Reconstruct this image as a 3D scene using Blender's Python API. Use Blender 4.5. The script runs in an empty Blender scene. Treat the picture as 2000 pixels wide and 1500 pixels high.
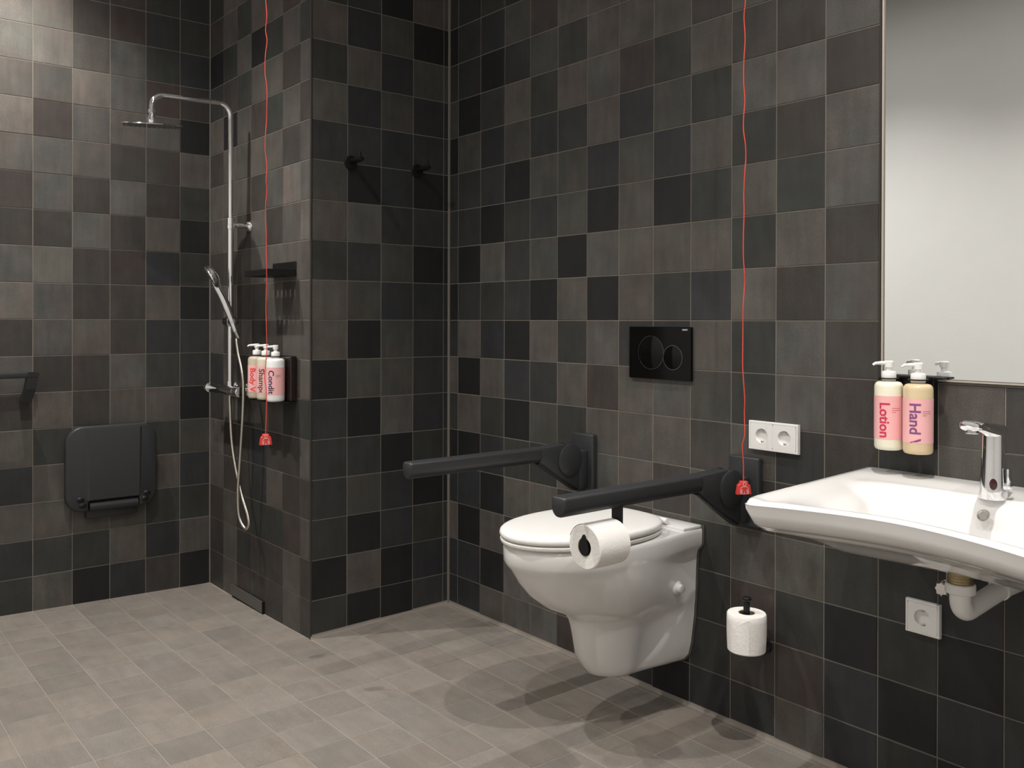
import bpy, bmesh, math, random
from mathutils import Vector, Matrix
random.seed(11)
PI = math.pi
scn = bpy.context.scene
col = scn.collection

# ------------------------------------------------------------------ camera
F_PX, CX, CY = 1752.15, 960.04, 633.67            # in the 2000 x 1500 frame
YAW, PITCH, ROLL = 2.47154, -0.00416, 0.00226
CAM = Vector((3.03338, -2.17784, 1.17615))
fw = Vector((math.cos(YAW), math.sin(YAW), 0)); rt = Vector((math.sin(YAW), -math.cos(YAW), 0)); up = Vector((0, 0, 1))
fw2 = math.cos(PITCH) * fw + math.sin(PITCH) * up; up2 = -math.sin(PITCH) * fw + math.cos(PITCH) * up
rt3 = math.cos(ROLL) * rt + math.sin(ROLL) * up2; up3 = -math.sin(ROLL) * rt + math.cos(ROLL) * up2
cd = bpy.data.cameras.new('camera'); cam = bpy.data.objects.new('camera', cd); col.objects.link(cam)
M = Matrix((rt3, up3, -fw2)).transposed().to_4x4(); M.translation = CAM
cam.matrix_world = M
cd.sensor_fit = 'HORIZONTAL'; cd.sensor_width = 36; cd.lens = F_PX / 2000 * 36
cd.shift_x = (1000 - CX) / 2000; cd.shift_y = (CY - 750) / 2000
cd.clip_start = 0.02
scn.camera = cam

def in_frame(p, margin=60):
    v = Vector(p) - CAM; d = v.dot(fw2)
    if d < 0.1: return False
    u = CX + F_PX * v.dot(rt3) / d; w = CY - F_PX * v.dot(up3) / d
    return -margin < u < 2000 + margin and -margin < w < 1500 + margin

# ------------------------------------------------------------------ world, exposure
wd = bpy.data.worlds.new('world'); scn.world = wd; wd.use_nodes = True
wd.node_tree.nodes['Background'].inputs[0].default_value = (0.9, 0.95, 1, 1)
wd.node_tree.nodes['Background'].inputs[1].default_value = 0.02
vs = scn.view_settings
vs.view_transform = 'Standard'; vs.look = 'None'; vs.gamma = 1; vs.use_curve_mapping = False
vs.exposure = -0.1
LAMP_POWER = 114
LAMP_ANGLE = 120
LAMP_BLEND = 1.0
CEIL = 2.97
# x, y, power factor of the recessed ceiling spots
LAMPS = [(-0.53, -1.60, 1.45), (0.52, -1.58, 1.15), (1.80, -1.60, 0.75), (3.05, -1.60, 0.6), (2.29, -0.68, 1.15)]

# ------------------------------------------------------------------ materials
def nt(name):
    m = bpy.data.materials.new(name); m.use_nodes = True
    return m, m.node_tree, m.node_tree.nodes['Principled BSDF']
def mat(name, c, rough=0.5, metal=0.0, spec=0.5, trans=0.0, ior=1.45, coat=0.0, bump=0.0, bscale=200, emis=None, mott=0.0, sss=0.0):
    m, t, b = nt(name)
    b.inputs['Base Color'].default_value = (*c, 1); b.inputs['Roughness'].default_value = rough
    b.inputs['Metallic'].default_value = metal; b.inputs['Specular IOR Level'].default_value = spec
    b.inputs['Transmission Weight'].default_value = trans; b.inputs['IOR'].default_value = ior
    b.inputs['Coat Weight'].default_value = coat; b.inputs['Coat Roughness'].default_value = 0.05
    tc = t.nodes.new('ShaderNodeTexCoord')
    if emis:
        b.inputs['Emission Color'].default_value = (*emis[:3], 1); b.inputs['Emission Strength'].default_value = emis[3]
    if bump > 0:
        n = t.nodes.new('ShaderNodeTexNoise'); n.inputs['Scale'].default_value = bscale; n.inputs['Detail'].default_value = 3
        bp = t.nodes.new('ShaderNodeBump'); bp.inputs['Strength'].default_value = bump; bp.inputs['Distance'].default_value = 0.002
        t.links.new(tc.outputs['Object'], n.inputs['Vector']); t.links.new(n.outputs['Fac'], bp.inputs['Height'])
        t.links.new(bp.outputs['Normal'], b.inputs['Normal'])
    if mott > 0:
        n = t.nodes.new('ShaderNodeTexNoise'); n.inputs['Scale'].default_value = 9; n.inputs['Detail'].default_value = 5
        mx = t.nodes.new('ShaderNodeMix'); mx.data_type = 'RGBA'
        mx.inputs[6].default_value = (*[x * (1 - mott) for x in c], 1); mx.inputs[7].default_value = (*[min(1, x * (1 + mott)) for x in c], 1)
        t.links.new(tc.outputs['Object'], n.inputs['Vector']); t.links.new(n.outputs['Fac'], mx.inputs[0]); t.links.new(mx.outputs[2], b.inputs['Base Color'])
    return m
def tile_mat(name, rough, streak, speck, drift, amp=1.0):
    """glazed stoneware: the colour of each tile is its object colour, clouded, streaked and speckled"""
    m, t, b = nt(name); N = t.nodes; Lk = t.links
    oi = N.new('ShaderNodeObjectInfo'); tc = N.new('ShaderNodeTexCoord')
    add = N.new('ShaderNodeVectorMath'); add.operation = 'ADD'
    mul = N.new('ShaderNodeVectorMath'); mul.operation = 'SCALE'; mul.inputs['Scale'].default_value = 37.0
    cmb = N.new('ShaderNodeCombineXYZ')
    for i in range(3): Lk.new(oi.outputs['Random'], cmb.inputs[i])
    Lk.new(cmb.outputs[0], mul.inputs[0]); Lk.new(tc.outputs['Object'], add.inputs[0]); Lk.new(mul.outputs[0], add.inputs[1])
    def noise(scale, det, stretch=None):
        n = N.new('ShaderNodeTexNoise'); n.inputs['Scale'].default_value = scale; n.inputs['Detail'].default_value = det
        if stretch:
            mp = N.new('ShaderNodeMapping'); mp.inputs['Scale'].default_value = stretch
            Lk.new(add.outputs[0], mp.inputs[0]); Lk.new(mp.outputs[0], n.inputs['Vector'])
        else: Lk.new(add.outputs[0], n.inputs['Vector'])
        return n
    def rng(src, a, b_, lo, hi):
        r = N.new('ShaderNodeMapRange'); r.inputs[1].default_value = a; r.inputs[2].default_value = b_
        r.inputs[3].default_value = lo; r.inputs[4].default_value = hi; Lk.new(src, r.inputs[0]); return r.outputs[0]
    def math_(op, a, b_):
        q = N.new('ShaderNodeMath'); q.operation = op
        for i, x in enumerate((a, b_)):
            if isinstance(x, (int, float)): q.inputs[i].default_value = x
            else: Lk.new(x, q.inputs[i])
        return q.outputs[0]
    cloud = rng(noise(9, 3).outputs['Fac'], .3, .7, 1 - .16 * amp, 1 + .18 * amp)
    st = rng(noise(10, 4, streak).outputs['Fac'], .3, .7, 1 - .12 * amp, 1 + .12 * amp)
    fine = rng(noise(420, 2).outputs['Fac'], .3, .7, .82, 1.18)
    sp = rng(noise(620, 1).outputs['Fac'], .69, .75, 0, speck)
    where = rng(noise(7, 2).outputs['Fac'], .45, .65, 0, 1)
    f = math_('MULTIPLY', math_('MULTIPLY', cloud, st), fine)
    f = math_('ADD', f, math_('MULTIPLY', sp, where))
    # slow hue drift inside each tile
    hue = N.new('ShaderNodeMix'); hue.data_type = 'RGBA'
    hue.inputs[6].default_value = (1 + drift, 1 - drift * .4, 1 - drift * .7, 1); hue.inputs[7].default_value = (1 - drift, 1 + drift * .5, 1 + drift * .2, 1)
    hn = noise(8, 1); Lk.new(rng(hn.outputs['Fac'], .35, .65, 0, 1), hue.inputs[0])
    sc = N.new('ShaderNodeVectorMath'); sc.operation = 'SCALE'; Lk.new(oi.outputs['Color'], sc.inputs[0]); Lk.new(f, sc.inputs['Scale'])
    mm = N.new('ShaderNodeVectorMath'); mm.operation = 'MULTIPLY'; Lk.new(sc.outputs[0], mm.inputs[0]); Lk.new(hue.outputs[2], mm.inputs[1])
    Lk.new(mm.outputs[0], b.inputs['Base Color'])
    b.inputs['Specular IOR Level'].default_value = 0.35
    Lk.new(rng(cloud, 1 - .16 * amp, 1 + .18 * amp, rough + .06, rough - .06), b.inputs['Roughness'])
    bp = N.new('ShaderNodeBump'); bp.inputs['Strength'].default_value = 0.12; bp.inputs['Distance'].default_value = 0.001
    Lk.new(fine, bp.inputs['Height']); Lk.new(bp.outputs[0], b.inputs['Normal'])
    return m
TILE = tile_mat('glazed_wall_tile', 0.50, (4, .6, 4), 0.9, .04)
FTILE = tile_mat('stoneware_floor_tile', 0.62, (.5, 3.5, 1), 0.6, .012, .55)
GROUT = mat('wall_grout', (.20, .18, .148), .9, bump=.3, bscale=300, mott=.15)
FGROUT = mat('floor_grout', (.30, .27, .232), .9, bump=.3, bscale=300, mott=.2)
COVE = mat('floor_cove_joint', (.21, .185, .16), .8, bump=.2, bscale=200, mott=.15)
SILI = mat('corner_sealant', (.20, .183, .16), .6, mott=.1)
PLASTER = mat('white_plaster', (.80, .80, .79), .85, bump=.15, bscale=90, mott=.02)
CERAM = mat('white_ceramic', (.745, .735, .725), .08, spec=.6, coat=.4)
PLASTIC_W = mat('white_plastic', (.82, .81, .79), .28)
SOCKET = mat('socket_plastic', (.78, .775, .76), .35)
ANTH = mat('anthracite_plastic', (.027, .0285, .031), .42, spec=.5, bump=.05, bscale=500)
BLACK = mat('matt_black_metal', (.006, .006, .0065), .45, spec=.4)
BLACKG = mat('black_glass', (.003, .003, .003), .07, spec=.25)
CHROME = mat('chrome', (.86, .86, .87), .06, metal=1)
CHROME_D = mat('dark_chrome', (.30, .30, .31), .12, metal=1)
STEEL = mat('brushed_steel', (.55, .53, .50), .28, metal=1)
ALU = mat('anodised_trim', (.50, .45, .39), .45, metal=.4)
TRIM = mat('dark_tile_trim', (.055, .05, .045), .45, metal=.5)
MIRROR = mat('mirror_silver', (.91, .925, .92), .0, metal=1)
RED = mat('red_plastic', (.62, .045, .04), .4)
CORD = mat('red_cord', (.70, .07, .05), .6)
PAPER = mat('toilet_paper', (.85, .83, .80), .95, bump=.5, bscale=160)
CARD = mat('cardboard_core', (.22, .14, .09), .9)
BRASS = mat('brass', (.36, .29, .16), .4, metal=.9)
PINK = mat('pink_label', (.84, .44, .44), .55)
LOTION = mat('lotion_bottle', (.80, .77, .62), .3)
AMBER = mat('handwash_bottle', (.66, .52, .33), .22)
COND = mat('conditioner_bottle', (.80, .80, .78), .3)
CLEARB = mat('clear_body_wash_bottle', (.50, .44, .34), .15)
SHAMP = mat('shampoo_bottle', (.62, .56, .44), .25)
SMOKE = mat('smoked_acrylic', (.02, .014, .012), .08, trans=.25)
HOSE = mat('chrome_hose', (.60, .57, .50), .22, metal=1, bump=.4, bscale=500)
INK = {k: mat('ink_' + k, c, .6) for k, c in dict(crimson=(.55, .03, .09), purple=(.20, .07, .20), red=(.70, .05, .05), green=(.05, .09, .06), navy=(.03, .03, .10)).items()}
WHITEINK = mat('white_print', (.8, .8, .8), .5)
RUBBER = mat('grey_nozzle', (.10, .10, .10), .6)
DARKIN = mat('dark_hole', (.01, .01, .01), .8)
SENSOR = mat('sensor_window', (.05, .012, .012), .08)
LENS = mat('lamp_lens', (.9, .85, .75), .3, emis=(1, .96, .91, 520))

# ------------------------------------------------------------------ mesh helpers
class MB:
    def __init__(s): s.v = []; s.f = []
    def add(s, vs_, fs):
        o = len(s.v); s.v += [Vector(p) for p in vs_]; s.f += [tuple(i + o for i in f) for f in fs]; return s
    def bm(s, b, xf=None):
        b.verts.index_update(); vs_ = [(xf @ v.co) if xf else v.co.copy() for v in b.verts]
        s.add(vs_, [tuple(v.index for v in f.verts) for f in b.faces]); b.free(); return s
    def box(s, x0, x1, y0, y1, z0, z1, r=0.0, seg=2, xf=None):
        b = bmesh.new(); bmesh.ops.create_cube(b, size=1)
        for v in b.verts: v.co = Vector(((x0 + x1) / 2 + v.co.x * (x1 - x0), (y0 + y1) / 2 + v.co.y * (y1 - y0), (z0 + z1) / 2 + v.co.z * (z1 - z0)))
        if r > 0: bmesh.ops.bevel(b, geom=b.edges[:] + b.verts[:], offset=r, segments=seg, affect='EDGES', profile=.5)
        return s.bm(b, xf)
    def loft(s, rings, cap=True, closed=True):
        o = len(s.v); n = len(rings[0])
        for r in rings: s.v += [Vector(p) for p in r]
        for i in range(len(rings) - 1):
            for j in range(n if closed else n - 1):
                k = (j + 1) % n
                s.f.append((o + i * n + j, o + i * n + k, o + (i + 1) * n + k, o + (i + 1) * n + j))
        if cap:
            s.f.append(tuple(o + j for j in reversed(range(n)))); s.f.append(tuple(o + (len(rings) - 1) * n + j for j in range(n)))
        return s
    def tube(s, pts, rad, n=14, cap=True, sx=1.0, sy=1.0, upv=None):
        pts = [Vector(p) for p in pts]; rings = []; pu = None
        for i, p in enumerate(pts):
            a = pts[max(i - 1, 0)]; b = pts[min(i + 1, len(pts) - 1)]; t = (b - a).normalized()
            if pu is None:
                pu = Vector(upv) if upv else (Vector((0, 0, 1)) if abs(t.z) < .9 else Vector((1, 0, 0)))
            pu = (pu - t * pu.dot(t)).normalized(); q = t.cross(pu)
            r = rad[i] if isinstance(rad, (list, tuple)) else rad
            rings.append([p + q * math.cos(2 * PI * k / n) * r * sx + pu * math.sin(2 * PI * k / n) * r * sy for k in range(n)])
        return s.loft(rings, cap)
    def cyl(s, a, b, r, r2=None, n=28, bev=0.0):
        a, b = Vector(a), Vector(b); r2 = r if r2 is None else r2
        if bev <= 0: return s.tube([a, b], [r, r2], n)
        d = (b - a).normalized()
        return s.tubefix([(a, r - bev), (a + d * bev * .3, r - bev * .3), (a + d * bev, r), (b - d * bev, r2), (b - d * bev * .3, r2 - bev * .3), (b, r2 - bev)], n)
    def tubefix(s, pr, n=28):
        a = pr[0][0]; d = (pr[-1][0] - a).normalized(); u = Vector((0, 0, 1)) if abs(d.z) < .9 else Vector((1, 0, 0))
        u = (u - d * u.dot(d)).normalized(); q = d.cross(u)
        return s.loft([[p + q * math.cos(2 * PI * k / n) * r + u * math.sin(2 * PI * k / n) * r for k in range(n)] for p, r in pr])
    def lathe(s, prof, c=(0, 0, 0), n=32, xf=None):
        """profile (r, z) about the z axis through c; xf rotates about c"""
        c = Vector(c); rings = []
        for r, z in prof:
            ring = [Vector((math.cos(2 * PI * k / n) * max(r, 1e-5), math.sin(2 * PI * k / n) * max(r, 1e-5), z)) for k in range(n)]
            rings.append([c + (xf @ p if xf else p) for p in ring])
        return s.loft(rings, cap=False)
    def prism(s, poly, a0, a1, axis, bev=0.0):
        """polygon extruded along an axis: axis x -> poly is (y,z); y -> (x,z); z -> (x,y)"""
        def P(p, a): return {'x': (a, p[0], p[1]), 'y': (p[0], a, p[1]), 'z': (p[0], p[1], a)}[axis]
        b = bmesh.new(); f = b.faces.new([b.verts.new(P(p, a0)) for p in poly])
        r = bmesh.ops.extrude_face_region(b, geom=[f]); vec = Vector(P((0, 0), a1 - a0))
        bmesh.ops.translate(b, verts=[v for v in r['geom'] if isinstance(v, bmesh.types.BMVert)], vec=vec)
        bmesh.ops.recalc_face_normals(b, faces=b.faces)
        if bev > 0:
            es = [e for e in b.edges if len(e.link_faces) == 2 and e.calc_face_angle(0) > .7]
            bmesh.ops.bevel(b, geom=es, offset=bev, segments=2, affect='EDGES', profile=.5)
        return s.bm(b)
    def mesh(s, name, smooth=35, base=None):
        me = bpy.data.meshes.new(name); base = Vector(base) if base else Vector((0, 0, 0))
        me.from_pydata([tuple(p - base) for p in s.v], [], s.f); me.validate()
        b = bmesh.new(); b.from_mesh(me); bmesh.ops.remove_doubles(b, verts=b.verts, dist=1e-6)
        bmesh.ops.recalc_face_normals(b, faces=b.faces); b.to_mesh(me); b.free()
        if smooth:
            me.polygons.foreach_set('use_smooth', [True] * len(me.polygons)); me.set_sharp_from_angle(angle=math.radians(smooth))
        return me
BASE = {}
def thing(name, label, cat, loc, group=None):
    o = bpy.data.objects.new(name, None); col.objects.link(o); o.location = loc; o.empty_display_size = .05
    o['label'] = label; o['category'] = cat
    if group: o['group'] = group
    BASE[o.name] = Vector(loc); return o
def part(name, mb, m, parent, smooth=35, label=None, kind=None):
    base = BASE[parent.name]
    o = bpy.data.objects.new(name, mb.mesh(name, smooth, base)); o.data.materials.append(m); col.objects.link(o)
    o.parent = parent; BASE[o.name] = base
    if label: o['label'] = label
    if kind: o['kind'] = kind
    return o
def struct(name, mb, m, label=None, smooth=0):
    o = bpy.data.objects.new(name, mb.mesh(name, smooth)); o.data.materials.append(m); col.objects.link(o)
    o['kind'] = 'structure'; BASE[o.name] = Vector((0, 0, 0))
    if label: o['label'] = label
    return o
def smoothpath(pts, n=10):
    P = [Vector(p) for p in pts]; P = [P[0] * 2 - P[1]] + P + [P[-1] * 2 - P[-2]]; out = []
    for i in range(1, len(P) - 2):
        for k in range(n):
            t = k / n; a, b, c, d = P[i - 1:i + 3]
            out.append(.5 * ((2 * b) + (c - a) * t + (2 * a - 5 * b + 4 * c - d) * t * t + (3 * b - a - 3 * c + d) * t ** 3))
    return out + [P[-2]]
def text_faces(body, size, bold=0.0):
    cu = bpy.data.curves.new('t', 'FONT'); cu.body = body; cu.size = size; cu.offset = bold; cu.resolution_u = 3
    o = bpy.data.objects.new('t', cu); col.objects.link(o)
    dg = bpy.context.evaluated_depsgraph_get(); me = bpy.data.meshes.new_from_object(o.evaluated_get(dg))
    b = bmesh.new(); b.from_mesh(me); bmesh.ops.triangulate(b, faces=b.faces)
    bmesh.ops.subdivide_edges(b, edges=[e for e in b.edges if e.calc_length() > size * .12], cuts=2)
    bmesh.ops.triangulate(b, faces=b.faces); b.verts.index_update()
    vs_ = [v.co.copy() for v in b.verts]; fs = [tuple(v.index for v in f.verts) for f in b.faces]; b.free()
    bpy.data.objects.remove(o); bpy.data.curves.remove(cu); bpy.data.meshes.remove(me)
    return vs_, fs

# ------------------------------------------------------------------ the room
T = 0.15; GAP = 0.0029
D, L = 0.63289, 0.99578                    # shower wall y = -D, shower back wall x = -L
XR0, Z0 = 0.0626, 1.178                    # tile grid of the toilet wall
XE, YF = 3.62, -2.52                       # end wall, wall behind the camera
PAL = dict(k=(.0140, .0140, .0150), b=(.0265, .0270, .0298), d=(.0320, .0320, .0318), g=(.0325, .0336, .0305), r=(.0430, .0350, .0325), e=(.0415, .0372, .0342),
           m=(.0760, .0715, .0675), o=(.0530, .0515, .0465), n=(.0765, .0690, .0630), w=(.1120, .1010, .0905))
def tone(c, rest='nemgob'):
    if c == '.': c = random.choice(rest)
    k = random.uniform(.92, 1.08); return tuple(x * k for x in PAL[c]) + (1,)
tile_cache = {}
def tile_geo(w, h, t=.005, ch=.0009):
    a, b = w / 2, h / 2
    def q(x, y, z): return [(-x, -y, z), (x, -y, z), (x, y, z), (-x, y, z)]
    vs_ = q(a, b, -t) + q(a, b, -ch) + q(a - ch, b - ch, 0)
    fs = [(0 + i, (i + 1) % 4, 4 + (i + 1) % 4, 4 + i) for i in range(4)] + [(4 + i, 4 + (i + 1) % 4, 8 + (i + 1) % 4, 8 + i) for i in range(4)] + [(8, 9, 10, 11)]
    return vs_, fs
def tile_mesh(w, h):
    key = (round(w, 4), round(h, 4))
    if key not in tile_cache:
        me = bpy.data.meshes.new('tile'); vs_, fs = tile_geo(*key); me.from_pydata(vs_, [], fs); me.materials.append(TILE); tile_cache[key] = me
    return tile_cache[key]
ROTS = {'R': Matrix(((1, 0, 0), (0, 0, -1), (0, 1, 0))), 'X': Matrix(((0, 0, 1), (1, 0, 0), (0, 1, 0)))}   # columns u, v, n
def tiles(parent, rot, plane, us, zs, code, skip=None, far=None):
    """one tile object per cell of the grid; cells that `far` names are joined in one part"""
    rest = MB(); R = ROTS[rot]
    for i in range(len(us) - 1):
        for j in range(len(zs) - 1):
            u0, u1, z0_, z1 = us[i], us[i + 1], zs[j], zs[j + 1]
            if u1 - u0 < .006 or (skip and skip(i, j, (u0 + u1) / 2, (z0_ + z1) / 2)): continue
            cu, cz = (u0 + u1) / 2, (z0_ + z1) / 2; jit = random.uniform(-.0004, .0004)
            loc = Vector((cu, plane - jit, cz)) if rot == 'R' else Vector((plane + jit, cu, cz))
            w, h = u1 - u0 - GAP, z1 - z0_ - GAP
            if far and far(cu, cz):
                vs_, fs = tile_geo(w, h); rest.add([loc + R @ Vector(p) for p in vs_], fs); continue
            o = bpy.data.objects.new('tile', tile_mesh(w, h))
            o.matrix_world = Matrix.Translation(loc) @ (R @ Matrix.Rotation(random.uniform(-.0015, .0015), 3, 'X') @ Matrix.Rotation(random.uniform(-.0015, .0015), 3, 'Y')).to_4x4()
            o.color = tone(code(i, j)); col.objects.link(o); o.parent = parent
    if rest.f:
        o = part('distant_tiles', rest, TILE, parent, 0, kind='stuff'); o.color = (.045, .041, .037, 1)
ROWS = list(range(-8, 12))
ZS = [-.03] + [Z0 + T * r for r in range(-7, 12)] + [CEIL]
def rowcode(table, width):
    def f(i, j):
        r = ROWS[j]; s = table.get(r, '')
        return s[i] if i < len(s) else '.'
    return f
RT = {9: 'dbbbkdgn', 8: 'gbgkrnnm', 7: 'kdbornmnnne', 6: 'dbkbognnnenmem', 5: 'okdngnmrgneem', 4: 'kobobdnbogmme', 3: 'dddkoobobngem', 2: 'ddkgdoknkgngm', 1: 'gkmdokmnnngne',
      0: 'kdgdknkngbnem', -1: 'bnbkngmdbngme', -2: 'nknbdnrnmogmeene', -3: 'gngkognnnendedne', -4: 'kkbgdnmneneednne', -5: 'bbknngnengnngdbd', -6: 'nknbendgndrgkgkd', -7: 'bbkmndnbkderbkbd', -8: 'bbnnmrdbkbdnbdkk'}
HT = {11: 'dkbd', 10: 'bdkd', 9: 'dbdn', 8: 'ddkn', 7: 'nbok', 6: 'gnbo', 5: 'nbob', 4: 'ddbd', 3: 'okbk', 2: 'nmdd', 1: 'gdok', 0: 'nobb', -1: 'nkob', -2: 'kood', -3: 'dkmb', -4: 'ddkg', -5: 'dobk', -6: 'gkbg', -7: 'knkb', -8: 'gkkd'}
BT = {9: 'wwergd', 8: 'wwerdg', 7: 'wwnmgb', 6: 'nnwmre', 5: 'wrmnmk', 4: 'nmneen', 3: 'rmemeg', 2: 'eemenk', 1: 'mwerbg', 0: 'wmeenk', -1: 'emnebd', -2: 'meemgd', -3: 'enennk', -4: 'ngnngo', -5: 'bnnnnb', -6: 'nnnngg', -7: 'bggnbn', -8: 'gnkbek'}
ST = {11: 'gngnrnn', 10: 'ngrngnn', 9: 'gnnnnnn', 8: 'rngnnrn', 7: 'kgnkgng', 6: 'degnnrm', 5: 'nknrgnr', 4: 'rnnnnen', 3: 'nnnemwm', 2: 'nnenenw', 1: 'eennnnn', 0: 'eneenen', -1: 'nengenn', -2: 'dneenrn', -3: 'engengg', -4: 'nrebeen', -5: 'nrednee', -6: 'rneggrn', -7: 'engeene', -8: 'enreene'}
G = .0016   # the joints lie this far behind the tile faces
# toilet wall
wr = struct('wall_right', MB().box(-.05, XE + .1, G, .15, -.08, CEIL + .05), GROUT, 'tiled wall carrying the toilet, the washbasin and the mirror')
usR = [.004] + [XR0 + T * c for c in range(0, 24)] + [XE]
MIR_X0, MIR_X1, MIR_Z0, MIR_Z1 = XR0 + 12 * T, XR0 + 16 * T, Z0 - T, Z0 + 6 * T
tiles(wr, 'R', 0, usR, ZS, rowcode(RT, 0), skip=lambda i, j, u, z: MIR_X0 < u < MIR_X1 and MIR_Z0 < z < MIR_Z1, far=lambda u, z: u > XR0 + 15.1 * T or z > Z0 + 10 * T)
# return wall with the hooks
wb = struct('wall_back', MB().box(-.15, -G, -D + G, .05, -.08, CEIL + .05), GROUT, 'short tiled return wall with two coat hooks')
usH = [-D + .004, -D + .15446, -D + .15446 + T, -D + .15446 + 2 * T, -D + .15446 + 3 * T, -.004]
tiles(wb, 'X', 0, usH, ZS, lambda i, j: (HT.get(ROWS[j], 'dddd') + HT.get(ROWS[j], 'dddd')[3])[i], far=lambda u, z: z > Z0 + 10.5 * T)
# shower wall
ws = struct('wall_shower', MB().box(-L - .1, -.15, -D + G, -D + .15, -.08, CEIL + .05), GROUT, 'tiled shower wall behind the chrome riser')
usS = [-L + .003, -.088 - 5 * T, -.088 - 4 * T, -.088 - 3 * T, -.088 - 2 * T, -.088 - T, -.088, -.004]
tiles(ws, 'R', -D, usS, ZS, rowcode(ST, 0), far=lambda u, z: z > Z0 + 10.5 * T)
# shower back wall
wl = struct('wall_left', MB().box(-L - .15, -L - G, YF - .1, -D + .1, -.08, CEIL + .05), GROUT, 'tiled shower wall with the folding seat')
nB = 13; usB = [-D - .139 - T * k for k in range(nB - 1, -1, -1)] + [-D - .003]; usB = [u for u in usB if u > YF - .02]
offB = len(usB) - 1 - 6
tiles(wl, 'X', -L, usB, ZS, lambda i, j: BT.get(ROWS[j], '......')[i - offB] if i >= offB else random.choice('nwmenw'), far=lambda u, z: z > Z0 + 10.5 * T)
# plain plastered walls and ceiling, behind the camera
struct('wall_front', MB().box(-L - .1, XE + .1, YF - .1, YF, -.08, CEIL + .05), PLASTER, 'white plastered wall opposite the mirror')
struct('wall_end', MB().box(XE, XE + .1, YF - .1, .1, -.08, CEIL + .05), PLASTER, 'white plastered end wall')
struct('ceiling', MB().box(-L - .15, XE + .15, YF - .15, .15, CEIL, CEIL + .1), PLASTER, 'white plastered ceiling')

# floor: level in the room, falling a little to the drain in the shower
def fz(x, y):
    sx = min(max((.5 - x) / 1.2, 0), 1); sy = min(max((y + 1.95) / 1.32, 0), 1) if y < -D else max(0, 1 - (y + D) / .45); return -.029 * sx * sy
fb = MB(); nx, ny = 60, 40
gx = [-L - .05 + (XE + .1 + L) * i / nx for i in range(nx + 1)]; gy = [YF - .05 + (.1 - YF) * j / ny for j in range(ny + 1)]
fb.add([(x, y, fz(x, y) - .0011) for x in gx for y in gy], [(i * (ny + 1) + j, (i + 1) * (ny + 1) + j, (i + 1) * (ny + 1) + j + 1, i * (ny + 1) + j + 1) for i in range(nx) for j in range(ny)])
fl = struct('floor', fb, FGROUT, 'taupe stoneware tile floor falling to the shower drain')
fxs = [-L + .004, -.94, -.79, -.64, -.49, -.34, -.19, -.04, .11, .205, .355] + [.505 + T * k for k in range(0, 21)] + [XE]
fys = [YF] + [-.023 - T * k if k != 4 else -D - .0005 for k in range(16, -1, -1)] + [-.004]
frest = MB(); FG = .0024
for i in range(len(fxs) - 1):
    for j in range(len(fys) - 1):
        x0, x1, y0, y1 = fxs[i] + FG / 2, fxs[i + 1] - FG / 2, fys[j] + FG / 2, fys[j + 1] - FG / 2
        if abs(fxs[i] - .505) < .01: x0 += .0012
        if abs(fxs[i + 1] - .505) < .01: x1 -= .0012
        # keep out of the wall block behind the shower wall and the return wall
        if y0 > -D - .001 and x1 < .001: continue
        if y1 > -D and x0 < 0:
            if x1 <= 0: y1 = -D - .003
            elif y0 >= -D - .02: x0 = .003
            else: y1 = -D - .003 if x1 < .12 and x0 < -.03 else y1
        if x0 < 0 < x1 and y1 > -D: x0 = .003
        cx_, cy_ = (x0 + x1) / 2, (y0 + y1) / 2
        if x1 - x0 < .008 or y1 - y0 < .008: continue
        jz = random.uniform(-.0003, .0003); ch = .001
        def P(x, y, dz): return (x - cx_, y - cy_, fz(x, y) + jz + dz)
        def q(c, dz): return [P(x0 + c, y0 + c, dz), P(x1 - c, y0 + c, dz), P(x1 - c, y1 - c, dz), P(x0 + c, y1 - c, dz)]
        vs_ = q(0, -.006) + q(0, -ch) + q(ch, 0)
        fs = tile_geo(1, 1)[1]
        if in_frame((cx_, cy_, 0), 90):
            me = bpy.data.meshes.new('tile'); me.from_pydata(vs_, [], fs); me.materials.append(FTILE)
            o = bpy.data.objects.new('tile', me); o.location = (cx_, cy_, 0); col.objects.link(o); o.parent = fl
            k = random.uniform(.90, 1.09); h = random.uniform(-.02, .02)
            o.color = (.203 * k * (1 + h), .180 * k, .158 * k * (1 - h), 1)
        else: frest.add([(p[0] + cx_, p[1] + cy_, p[2]) for p in vs_], fs)
o = part('distant_tiles', frest, FTILE, fl, 0, kind='stuff'); o.color = (.203, .180, .158, 1)

# sealant, coves, edge trim
struct('trim_1', MB().box(0, .007, -.007, 0, 0, CEIL), SILI, 'pale sealant joint in the corner by the toilet wall')
struct('trim_2', MB().box(-L, -L + .0038, -D - .0038, -D, -.03, CEIL), SILI, 'pale sealant joint in the shower corner')
struct('trim_3', MB().box(-.006, .0016, -D - .0016, -D + .006, -.02, CEIL, .0012, 1), TRIM, 'dark metal edge trim on the outer tile corner')
def cove(name, a, b, lab, n_out):
    n = Vector(n_out); mb = MB(); A, B = Vector(a), Vector(b); rings = []
    for p in (A, B):
        ring = [p, p + n * .016]
        for k in range(1, 5): t = k / 5 * PI / 2; ring.append(p + n * (.016 - .016 * math.sin(t)) + Vector((0, 0, .016 - .016 * math.cos(t))))
        ring.append(p + Vector((0, 0, .016))); rings.append(ring)
    struct(name, mb.loft(rings), COVE, lab, 40)
cove('trim_4', (0, 0, -.002), (XE, 0, -.002), 'sealed floor joint along the toilet wall', (0, -1, 0))
cove('trim_5', (0, -D, -.013), (0, 0, -.002), 'sealed floor joint along the hook wall', (1, 0, 0))

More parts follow.
